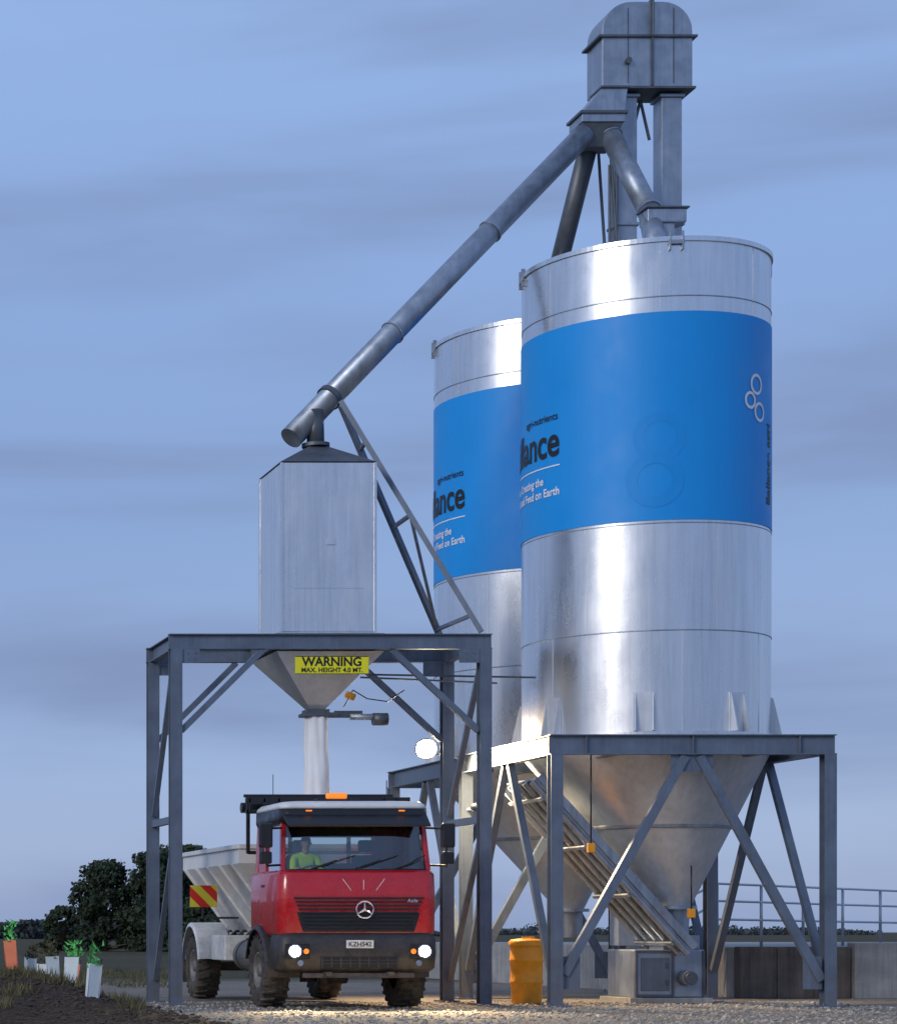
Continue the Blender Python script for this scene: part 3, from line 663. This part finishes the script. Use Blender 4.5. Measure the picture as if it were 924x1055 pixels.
def wheel(name,x,y,side,r=.63,w=.44):
    E=bpy.data.objects.new(name,None); COL.objects.link(E); E.parent=T; E.location=(x,y,r-.01)
    def rev(nm,prof,mat,seg=56,sm=True):
        v=[];f=[];n=len(prof)
        for px_,pr in prof:
            for k in range(seg): a=2*pi*k/seg; v.append((px_,pr*math.cos(a),pr*math.sin(a)))
        for i in range(n-1):
            for k in range(seg): k2=(k+1)%seg; f.append((i*seg+k,i*seg+k2,(i+1)*seg+k2,(i+1)*seg+k))
        return mk(nm,v,f,mat,E,smooth=sm)
    h=w/2
    rev('tyre',[(-h*.72,.30),(-h*.95,.36),(-h,.46),(-h*.96,.53),(-h*.82,.575),(-h*.4,.592),(0,.597),(h*.4,.592),(h*.82,.575),(h*.96,.53),(h,.46),(h*.95,.36),(h*.72,.30)],'rubber')
    m=MB(); nl=22
    for k in range(nl):
        for s in (-1,1):
            a=2*pi*(k+(.5 if s>0 else 0))/nl; da=.13
            def P(xx,aa,rr): return (xx,rr*math.cos(aa),rr*math.sin(aa))
            q=[]
            for xx,aa,r0,r1 in ((s*.01,a,.585,r),(s*h*.98,a+da,.52,r-.035)):
                q+=[P(xx,aa-.035,r0),P(xx,aa+.035,r0),P(xx,aa+.03,r1),P(xx,aa-.03,r1)]
            m.add(q,[(0,1,2,3),(7,6,5,4),(0,4,5,1),(1,5,6,2),(2,6,7,3),(3,7,4,0)])
    m.out('tread_lugs','rubber',E)
    s=side
    rev('rim',[(s*h*.80,.31),(s*h*.85,.30),(s*h*.78,.27),(s*h*.35,.25),(s*h*.25,.20),(s*h*.45,.12),(s*h*.8,.10),(s*h*.85,.06),(s*h*.85,.001)],'rim')
    m=MB()
    for k in range(10): a=2*pi*k/10; m.tube((s*h*.28,.17*math.cos(a),.17*math.sin(a)),(s*h*.42,.17*math.cos(a),.17*math.sin(a)),.016,6)
    m.out('wheel_nuts','chassis',E)
for s in (-1,1):
    wheel('front_wheel',s*1.12,1.30,s); wheel('rear_wheel',s*1.14,6.3,s)
m=MB(); m.tube((-1.1,1.3,.62),(1.1,1.3,.62),.07,12); m.tube((-1.1,6.3,.62),(1.1,6.3,.62),.09,12)
for c_ in (1.3,6.3): m.tube((-.12,c_,.62),(.16,c_,.62),.22,20)
m.out('axles','chassis',T)
m=MB()
for s in (-.45,.45): m.box((s-.04,.3,.86),(s+.04,7.4,1.10))
for y in (.8,2.4,4.2,5.6,7.3): m.box((-.41,y,.9),(.41,y+.1,1.06))
m.box((-.3,1.95,.6),(.25,2.9,1.15)); m.tube((0,2.9,.75),(0,6.1,.65),.05,10)
m.out('chassis_frame','chassis',T,bevel=.008)
for s in (-1,1):
    m=MB(); m.tube((s*.85,2.35,.85),(s*.85,3.9,.85),.28,28); m.out('fuel_tank','rim' if s<0 else 'chassis',T,smooth=False)
    for y in (2.6,3.6): tube('tank_strap',(s*.85,y,.85),(s*.85,y+.05,.85),.29,'chassis',T,28)
def fender(name,y,s,r,mat,a0,a1,w=.52):
    v=[];f=[];n=18
    for k in range(n+1):
        a=rad(a0+(a1-a0)*k/n)
        for x,rr in ((s*.80,r),(s*(.80+w),r),(s*(.82+w),r-.06)): v.append((x,y-rr*math.cos(a),.62+rr*math.sin(a)))
    for k in range(n):
        for j in (0,1): f.append((3*k+j,3*k+j+1,3*k+j+4,3*k+j+3))
    mk(name,v,f,mat,T,smooth=False,solid=.02)
for s in (-1,1):
    fender('front_mudguard',1.30,s,.74,'plastic',-8,165); fender('rear_mudguard',6.3,s,.80,'cab_white',10,172,.56)
    m=MB()
    for z,d in ((.48,0),(.82,.04),(1.12,.07)): m.box((min(s*1.27,s*(1.02+d)),2.05,z),(max(s*1.27,s*(1.02+d)),2.3,z+.04))
    m.out('cab_steps','plastic',T,bevel=.01)
    box('side_locker',(min(s*1.2,s*.7),4.2,.75),(max(s*1.2,s*.7),5.3,1.2),'cab_white',T,.02)
    box('mud_flap',(s*1.12-.22,7.15,.3),(s*1.12+.22,7.17,.95),'rubber',T,0)
hy0,hy1=2.75,7.45
v=[(-1.28,hy0,2.72),(1.28,hy0,2.72),(1.28,hy1,2.72),(-1.28,hy1,2.72),(-1.28,hy0,2.45),(1.28,hy0,2.45),(1.28,hy1,2.45),(-1.28,hy1,2.45),(-.42,hy0+.7,1.25),(.42,hy0+.7,1.25),(.42,hy1-.15,1.25),(-.42,hy1-.15,1.25)]
f=[(0,4,5,1),(1,5,6,2),(2,6,7,3),(3,7,4,0),(4,8,9,5),(5,9,10,6),(6,10,11,7),(7,11,8,4),(8,11,10,9)]
mk('spreader_hopper',v,f,'cab_white',T,solid=.03)
m=MB()
for a,b_ in (((-1.3,hy0,2.74),(1.3,hy0,2.74)),((1.3,hy0,2.74),(1.3,hy1,2.74)),((1.3,hy1,2.74),(-1.3,hy1,2.74)),((-1.3,hy1,2.74),(-1.3,hy0,2.74))): m.bar(a,b_,.07,.08)
for y in np.linspace(hy0+.5,hy1-.3,5):
    for s in (-1,1): m.bar((s*1.30,y,2.45),(s*.50,y,1.35),.05,.05,up=(0,1,0))
m.out('hopper_rim_and_ribs','cab_white',T,bevel=.008)
m=MB()
for y in np.arange(hy0+.6,hy1-.2,.6): m.add([(-.7,y,1.1),(.7,y,1.1),(.5,y,1.3),(-.5,y,1.3),(-.7,y+.08,1.1),(.7,y+.08,1.1),(.5,y+.08,1.3),(-.5,y+.08,1.3)],[(0,1,2,3),(7,6,5,4),(0,4,5,1),(1,5,6,2),(2,6,7,3),(3,7,4,0)])
m.out('hopper_cradles','chassis',T)
box('sub_frame',(-.5,hy0+.4,1.105),(.5,hy1,1.25),'cab_white',T,.01)
m=MB()
for s in (-1,1): m.tube((s*.45,7.75,.72),(s*.45,7.75,.76),.38,28); m.tube((s*.45,7.75,.76),(s*.45,7.75,1.0),.06,10)
m.box((-.9,7.45,.95),(.9,8.1,1.05)); m.out('spinner_discs','rim',T)
m=MB()
for x in (-1.22,-.5,.5,1.3): m.bar((x,2.35,1.2 if abs(x)<1.2 else 2.6),(x,2.35,3.5),.06,.06)
m.bar((-1.26,2.35,3.52),(1.54,2.35,3.52),.10,.09); m.bar((-1.26,2.35,3.32),(1.45,2.35,3.32),.06,.07); m.bar((-1.26,2.5,3.60),(1.30,2.5,3.60),.05,.05)
for x in (-1.2,-.95,-.7,1.1,1.3): m.bar((x,2.35,3.3),(x,2.35,3.55),.04,.10)
m.bar((-1.22,2.35,2.62),(1.3,2.35,2.62),.06,.06); m.tube((-1.28,2.62,3.40),(1.54,2.62,3.40),.09,16)
m.out('headboard_frame','plastic_c',T,bevel=.006)
tube('exhaust_stack',(-1.0,2.2,1.2),(-1.0,2.2,3.1),.085,'dark_duct',T)
box('hydraulic_tank',(.2,2.05,1.2),(1.0,2.3,2.1),'cab_white',T,.03)
box('beacon_bar',(-.42,.95,3.40),(.30,1.1,3.46),'plastic_c',T,.01)
box('beacon_light',(-.24,.96,3.46),(.10,1.09,3.56),'lamp_y',T,.035)
m=MB(); m.tube((.9,1.5,3.3),(.9,1.5,3.8),.008,6); m.tube((-1.0,1.5,3.3),(-1.0,1.5,3.9),.006,6); m.out('aerials','black',T)
CB=bpy.data.objects.new('chevron_board',None); COL.objects.link(CB); CB.parent=T; CB.location=(-1.55,5.5,1.72)
box('board',(0,0,0),(.50,.015,.40),'chev',CB,.004); m=MB(); m.bar((.24,.03,.1),(.24,.03,-.2),.04,.04); m.bar((.24,.03,-.2),(.9,.03,-.2),.04,.04); m.out('bracket','chassis',CB)

# ------------------------------------------------------------------ driver
DR=bpy.data.objects.new('driver',None); COL.objects.link(DR); DR.parent=T; DR.location=(-.55,-.06,0.03)
def skin(name,pts,edges,rads,mat,par,root=0,sub=2):
    me=bpy.data.meshes.new(name); me.from_pydata(pts,edges,[]); o=bpy.data.objects.new(name,me); COL.objects.link(o); o.parent=par
    o.modifiers.new('skin','SKIN')
    if not me.skin_vertices:
        bm=bmesh.new(); bm.from_mesh(me); bm.verts.layers.skin.verify(); bm.to_mesh(me); bm.free()
    for i,r in enumerate(rads): me.skin_vertices[0].data[i].radius=(r,r) if not isinstance(r,tuple) else r
    me.skin_vertices[0].data[root].use_root=True
    s=o.modifiers.new('sub','SUBSURF'); s.levels=sub; s.render_levels=sub
    me.materials.append(M[mat]); return o
P=[(0,1.28,1.98),(0,1.27,2.15),(0,1.25,2.34),(0,1.23,2.48),(0,1.21,2.56)]
Ed=[(0,1),(1,2),(2,3),(3,4)]; Rr=[(.16,.12),(.145,.11),(.17,.12),(.11,.08),(.06,.06)]
for s in (-1,1):
    n=len(P); P+=[(s*.19,1.22,2.46),(s*.25,1.05,2.22),(s*.22,.82,2.26)]; Ed+=[(3,n),(n,n+1),(n+1,n+2)]; Rr+=[.075,.055,.042]
skin('torso_and_sleeves',P,Ed,Rr,'hivis',DR)
P=[(0,1.26,1.96)];Ed=[];Rr=[.14]
for s in (-1,1):
    n=len(P); P+=[(s*.1,1.15,1.98),(s*.13,.80,2.02),(s*.13,.70,1.66),(s*.13,.56,1.60)]; Ed+=[(0,n),(n,n+1),(n+1,n+2),(n+2,n+3)]; Rr+=[.10,.075,.055,.05]
skin('trousers_and_boots',P,Ed,Rr,'navy',DR)
for s in (-1,1):
    b0=Vector((s*.22,.80,2.265)); P=[tuple(b0),tuple(b0+Vector((0,-.05,.01)))];Ed=[(0,1)];Rr=[.030,.034]
    for i,(dx,ln) in enumerate(((-.030,.9),(-.010,1.),(.010,.95),(.030,.75))):
        n=len(P); P+=[tuple(b0+Vector((dx,-.09*ln,.012))),tuple(b0+Vector((dx,-.115*ln,-.015))),tuple(b0+Vector((dx,-.10*ln,-.035)))]; Ed+=[(1,n),(n,n+1),(n+1,n+2)]; Rr+=[.010,.009,.008]
    n=len(P); P+=[tuple(b0+Vector((-s*.045,-.05,.0))),tuple(b0+Vector((-s*.055,-.08,-.01)))]; Ed+=[(0,n),(n,n+1)]; Rr+=[.012,.009]
    skin('hand',P,Ed,Rr,'skin',DR,sub=1)
bmh=bmesh.new(); bmesh.ops.create_uvsphere(bmh,u_segments=32,v_segments=24,radius=1)
for q in bmh.verts:
    x,y,z=q.co; fx=.075*(1-.22*max(0,-z)); X_=x*fx; Y_=y*.095; Z_=z*.12
    if y<0:
        if z<-.3: Y_*=1-.12*abs(x)
        g=math.exp(-((x/.16)**2+((z+.12)/.22)**2)); Y_-=.022*g
        for ex in (-.4,.4): Y_+=.010*math.exp(-(((x-ex)/.18)**2+((z-.08)/.12)**2))
        Y_+= -.006*math.exp(-((x/.3)**2+((z+.48)/.08)**2))
    q.co=(X_,1.17+Y_,2.70+Z_)
mh=bpy.data.meshes.new('head'); bmh.to_mesh(mh); bmh.free(); ho=bpy.data.objects.new('head',mh); COL.objects.link(ho); ho.parent=DR; mh.materials.append(M['skin']); mh.polygons.foreach_set('use_smooth',[True]*len(mh.polygons))
tube('neck',(0,1.21,2.52),(0,1.19,2.64),.055,'skin',DR,20)
for s in (-1,1):
    tube('eye',(s*.028,1.088,2.712),(s*.028,1.080,2.712),.009,'black',DR,10); tube('ear',(s*.074,1.18,2.70),(s*.083,1.185,2.70),.024,'skin',DR,12)
m=MB(); m.bar((-.022,1.083,2.645),(.022,1.083,2.645),.006,.006); m.out('mouth','hair',DR)
v=[];f=[]
for j in range(7):
    for k in range(24):
        a=2*pi*k/24; t=pi/2*j/6; r=math.cos(t); v.append((.081*r*math.cos(a),1.18+.10*r*math.sin(a),2.735+.098*math.sin(t)))
for j in range(6):
    for k in range(24): k2=(k+1)%24; f.append((j*24+k,j*24+k2,(j+1)*24+k2,(j+1)*24+k))
mk('hair',v,f,'hair',DR,smooth=True)

# ------------------------------------------------------------------ yard objects
def drum(loc,h=1.15,r=.27):
    E=top('orange_plastic_drum',loc)
    lathe('drum_body',[(.001,.0),(r*.9,.0),(r*.94,.04),(r*.97,h*.3),(r*1.04,h*.32),(r*1.04,h*.35),(r*.99,h*.37),(r*1.0,h*.63),(r*1.07,h*.65),(r*1.07,h*.68),(r*1.01,h*.70),(r*1.0,h*.9)],'orange',E,48)
    lathe('drum_lid',[(r*1.08,h*.88),(r*1.1,h*.9),(r*1.1,h*.95),(r*.95,h*.98),(r*.3,h*1.0),(.001,h*1.0)],'orange',E,48)
    m=MB(); m.bar((-r*.4,-r*.3,h+.01),(r*.4,-r*.3,h+.01),.04,.03); m.out('drum_handle','orange',E,bevel=.006)
drum((14.42,40.75,0))
CW=top('concrete_ramp_wall',(19.6,44.0,0))
m=MB(); m.box((0,0,0),(2.1,.25,.98)); m.out('stained_panel','concrete_dark',CW,bevel=.02)
m=MB(); m.box((2.13,-.1,0),(14,.22,1.06)); m.out('retaining_wall','concrete',CW,bevel=.02)
m=MB(); m.box((0,.26,0),(14,22,.97)); m.out('ramp_slab','concrete',CW,bevel=.01)
m=MB()
for x in (.7,1.4): m.box((x,-.03,0),(x+.06,-.002,.95))
for x in (4.6,7.1,9.6): m.box((x,-.13,0),(x+.1,-.102,1.0))
m.out('wall_posts','concrete_dark',CW)
HR=top('handrail',(19.3,43.9,0)); a=Vector((0,0,0)); b=Vector((8.5,7.6,0))
m=MB(); n=6
for k in range(n+1):
    p=a.lerp(b,k/n); m.tube(p+Vector((0,.4,.95)),p+Vector((0,.4,2.18-.01*k)),.03,12)
for z in (2.18,1.85,1.5): m.tube(a+Vector((0,.4,z)),b+Vector((0,.4,z-.06)),.022,12)
m.tube((0,.4,2.18),(-1.2,.4,1.6),.022,12); m.tube((0,.4,1.8),(-1.2,.4,1.2),.022,12)
m.out('rails_and_posts','rail',HR,smooth=True)
HR=top('handrail',(24.3,45.2,0)); m=MB()
for x in (0,1.5,3): m.tube((x-.4,0,1.0),(x-.4,0,2.1),.03,12)
for z in (2.1,1.7,1.3): m.tube((-.4,0,z),(2.6,0,z),.022,12)
m.out('rails_and_posts','rail',HR,smooth=True)
def guard(x,y,h,mt,mb,tilt=0):
    E=top('plant_guard',(x,y,gz(x,y)-.03)); E.rotation_euler=(0,rad(tilt),random.uniform(-.6,.6))
    r=.14; tri=[(r*math.cos(rad(a)),r*math.sin(rad(a))) for a in (-150,-30,90)]
    m=MB(); z0,z1=0,h*.72
    for i in range(3):
        a=tri[i];b_=tri[(i+1)%3]; m.add([(a[0],a[1],z0),(b_[0],b_[1],z0),(b_[0]*1.05,b_[1]*1.05,z1+random.uniform(-.03,.03)),(a[0]*1.05,a[1]*1.05,z1)],[(0,1,2,3)])
    m.out('sleeve',mb,E,solid=.006)
    m=MB()
    for a in tri: m.tube((a[0]*.9,a[1]*.9,-.05),(a[0]*.9,a[1]*.9,h*.85),.010,6)
    m.out('stakes','bark',E)
    m=MB()
    for k in range(44):
        a=random.uniform(0,2*pi); rr=random.uniform(0,.13); z=random.uniform(h*.6,h*1.1); q=Vector((rr*math.cos(a),rr*math.sin(a),z)); d=Vector((random.uniform(-.08,.08),random.uniform(-.08,.08),random.uniform(.03,.12)))
        m.add([q,q+Vector((.05,0,.02)),q+d],[(0,1,2)])
    m.out('seedling',mt,E)
for x,y,h,mt,mb,t in ((6.2,37.2,.78,'guard_g','guard_w',6),(6.62,41.8,.66,'guard_g','guard_w',3),(6.35,42.2,.64,'grass','guard_w',-4),(6.85,46.2,.66,'grass','guard_w',-3),(6.55,46.4,.64,'grass','guard_w',2),(6.15,46.0,.95,'guard_g','guard_o',-5),(6.9,43.5,.7,'guard_g','guard_o',8),(7.1,50,.7,'grass','guard_w',0)): guard(x,y,h,mt,mb,t)

# ------------------------------------------------------------------ trees
def tree(name,loc,w,h,nclump,nleaf,ls,seed):
    rnd=random.Random(seed); E=top(name,loc)
    m=MB(); m.tube((0,0,-.2),(0,0,h*.35),h*.035,12,r2=h*.022); m.tube((0,0,h*.35),(w*.04,0,h*.8),h*.022,10,r2=h*.006)
    cl=[]
    for k in range(nclump):
        a=rnd.uniform(0,2*pi); zz=rnd.random()**.8; rr=w*.5*math.sqrt(rnd.random())*(1-.75*zz**1.8)*rnd.uniform(.75,1.12)
        cl.append((Vector((rr*math.cos(a),rr*math.sin(a),h*(.08+.88*zz))),w*rnd.uniform(.05,.12)))
    for c_,s in cl[::2]: m.tube((0,0,c_.z*.5),c_,h*.009,6,r2=h*.003)
    m.out('trunk_and_limbs','bark',E)
    V=[];Fc=[]
    g=lambda: max(-1.5,min(1.5,rnd.gauss(0,1)))
    for c_,s in cl:
        for k in range(nleaf):
            d=Vector((g(),g(),g()*.7))*s*.62; p=c_+d; q=Vector((rnd.gauss(0,1),rnd.gauss(0,1),rnd.gauss(0,1))).normalized(); u=q.orthogonal().normalized()*ls*rnd.uniform(.5,1.3); ww=q.cross(u).normalized()*ls*rnd.uniform(.3,.8)
            n=len(V); V+=[tuple(p-u),tuple(p+ww),tuple(p+u),tuple(p-ww)]; Fc.append((n,n+1,n+2,n+3))
    mk('foliage',V,Fc,'leaf',E)
tree('macrocarpa_tree',(25.6,148,-.2),6.2,6.0,85,150,.16,1)
tree('macrocarpa_tree',(31.0,150,-.2),7.2,7.0,100,150,.16,2)
tree('macrocarpa_tree',(28.2,146,-.2),5.8,6.4,75,150,.16,5)
tree('macrocarpa_tree',(29.0,135,-.2),4.4,3.4,55,150,.15,8)
tree('macrocarpa_tree',(23.6,152,-.2),3.6,3.0,40,130,.15,11)
V=[];Fc=[]; rnd=random.Random(9)
def mass(px0,px1,Y,hmax,n,ls):
    for _ in range(n):
        x=rnd.uniform(px0,px1); y=Y+rnd.uniform(-12,12); hh=hmax*(.30+.70*abs(mnoise.noise(Vector((x*.13,3,0)))*1.8)); z=hh*rnd.random()**.8
        q=Vector((rnd.gauss(0,1),rnd.gauss(0,1),rnd.gauss(0,1))).normalized(); u=q.orthogonal().normalized()*ls*rnd.uniform(.5,1.4); w_=q.cross(u).normalized()*ls*rnd.uniform(.4,1)
        p=Vector((x,y,z)); k=len(V); V.extend([tuple(p-u),tuple(p+w_),tuple(p+u),tuple(p-w_)]); Fc.append((k,k+1,k+2,k+3))
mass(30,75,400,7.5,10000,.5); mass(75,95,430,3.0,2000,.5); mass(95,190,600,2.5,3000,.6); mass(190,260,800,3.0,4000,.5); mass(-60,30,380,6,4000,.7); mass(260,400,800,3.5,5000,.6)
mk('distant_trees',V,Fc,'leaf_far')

# ------------------------------------------------------------------ light, sky, camera
EL,ROT=rad(22),rad(232)
sd=Vector((math.sin(ROT)*math.cos(EL),math.cos(ROT)*math.cos(EL),math.sin(EL)))
sl=bpy.data.lights.new('sun','SUN'); sl.energy=1.25; sl.angle=rad(18); sl.color=(1,.96,.92)
so=bpy.data.objects.new('sun',sl); COL.objects.link(so); so.rotation_euler=(-sd).to_track_quat('-Z','Y').to_euler(); so.location=(0,-10,30)
Wd=bpy.data.worlds.new('World'); S.world=Wd; Wd.use_nodes=True; N=Wd.node_tree.nodes; Lk=Wd.node_tree.links
bg=N['Background']; sky=N.new('ShaderNodeTexSky'); sky.sky_type='NISHITA'; sky.sun_disc=False; sky.sun_elevation=EL; sky.sun_rotation=ROT; sky.air_density=1.2; sky.dust_density=1.0; sky.ozone_density=3.
STR=.11
tc=N.new('ShaderNodeTexCoord')
sz=N.new('ShaderNodeSeparateXYZ'); Lk.new(tc.outputs['Generated'],sz.inputs[0])
cr=N.new('ShaderNodeValToRGB'); Lk.new(sz.outputs[2],cr.inputs[0]); e=cr.color_ramp.elements
e[0].position=0; e[0].color=(.34,.46,.76,1); e[1].position=1; e[1].color=(.29,.41,.72,1)
for p_,c_ in ((.08,(.30,.42,.76)),(.17,(.245,.36,.68)),(.27,(.285,.43,.79)),(.36,(.34,.51,.89))):
    q=e.new(p_); q.color=(*c_,1)
sc=N.new('ShaderNodeVectorMath'); sc.operation='SCALE'; sc.inputs['Scale'].default_value=1/STR; Lk.new(cr.outputs[0],sc.inputs[0])
m0=N.new('ShaderNodeMix'); m0.data_type='RGBA'; m0.inputs[0].default_value=.78; Lk.new(sky.outputs[0],m0.inputs[6]); Lk.new(sc.outputs[0],m0.inputs[7])
mp=N.new('ShaderNodeMapping'); mp.inputs['Scale'].default_value=(1.7,1.7,11); mp.inputs['Location'].default_value=(.6,.9,.55); mp.inputs['Rotation'].default_value=(.02,.03,0); Lk.new(tc.outputs['Generated'],mp.inputs[0])
nz=N.new('ShaderNodeTexNoise'); nz.inputs['Scale'].default_value=1.2; nz.inputs['Detail'].default_value=5; nz.inputs['Roughness'].default_value=.48; nz.inputs['Distortion'].default_value=.3; Lk.new(mp.outputs[0],nz.inputs['Vector'])
mr=N.new('ShaderNodeMapRange'); mr.interpolation_type='SMOOTHERSTEP'; mr.inputs[1].default_value=.40; mr.inputs[2].default_value=.72; mr.inputs[3].default_value=.0; mr.inputs[4].default_value=.80; Lk.new(nz.outputs['Fac'],mr.inputs[0])
mx=N.new('ShaderNodeMix'); mx.data_type='RGBA'; mx.inputs[7].default_value=(.205/STR,.27/STR,.46/STR,1); Lk.new(mr.outputs[0],mx.inputs[0]); Lk.new(m0.outputs[2],mx.inputs[6]); Lk.new(mx.outputs[2],bg.inputs[0]); bg.inputs[1].default_value=STR

cam=bpy.data.cameras.new('camera'); co=bpy.data.objects.new('camera',cam); COL.objects.link(co)
co.location=(0,0,1.27); co.rotation_euler=(rad(90),0,0); cam.sensor_fit='HORIZONTAL'; cam.sensor_width=36; cam.lens=36*2400/924
cam.shift_x=769/924; cam.shift_y=432.5/924; cam.clip_end=6000; S.camera=co
S.view_settings.view_transform='Standard'; S.view_settings.look='None'; S.view_settings.exposure=0
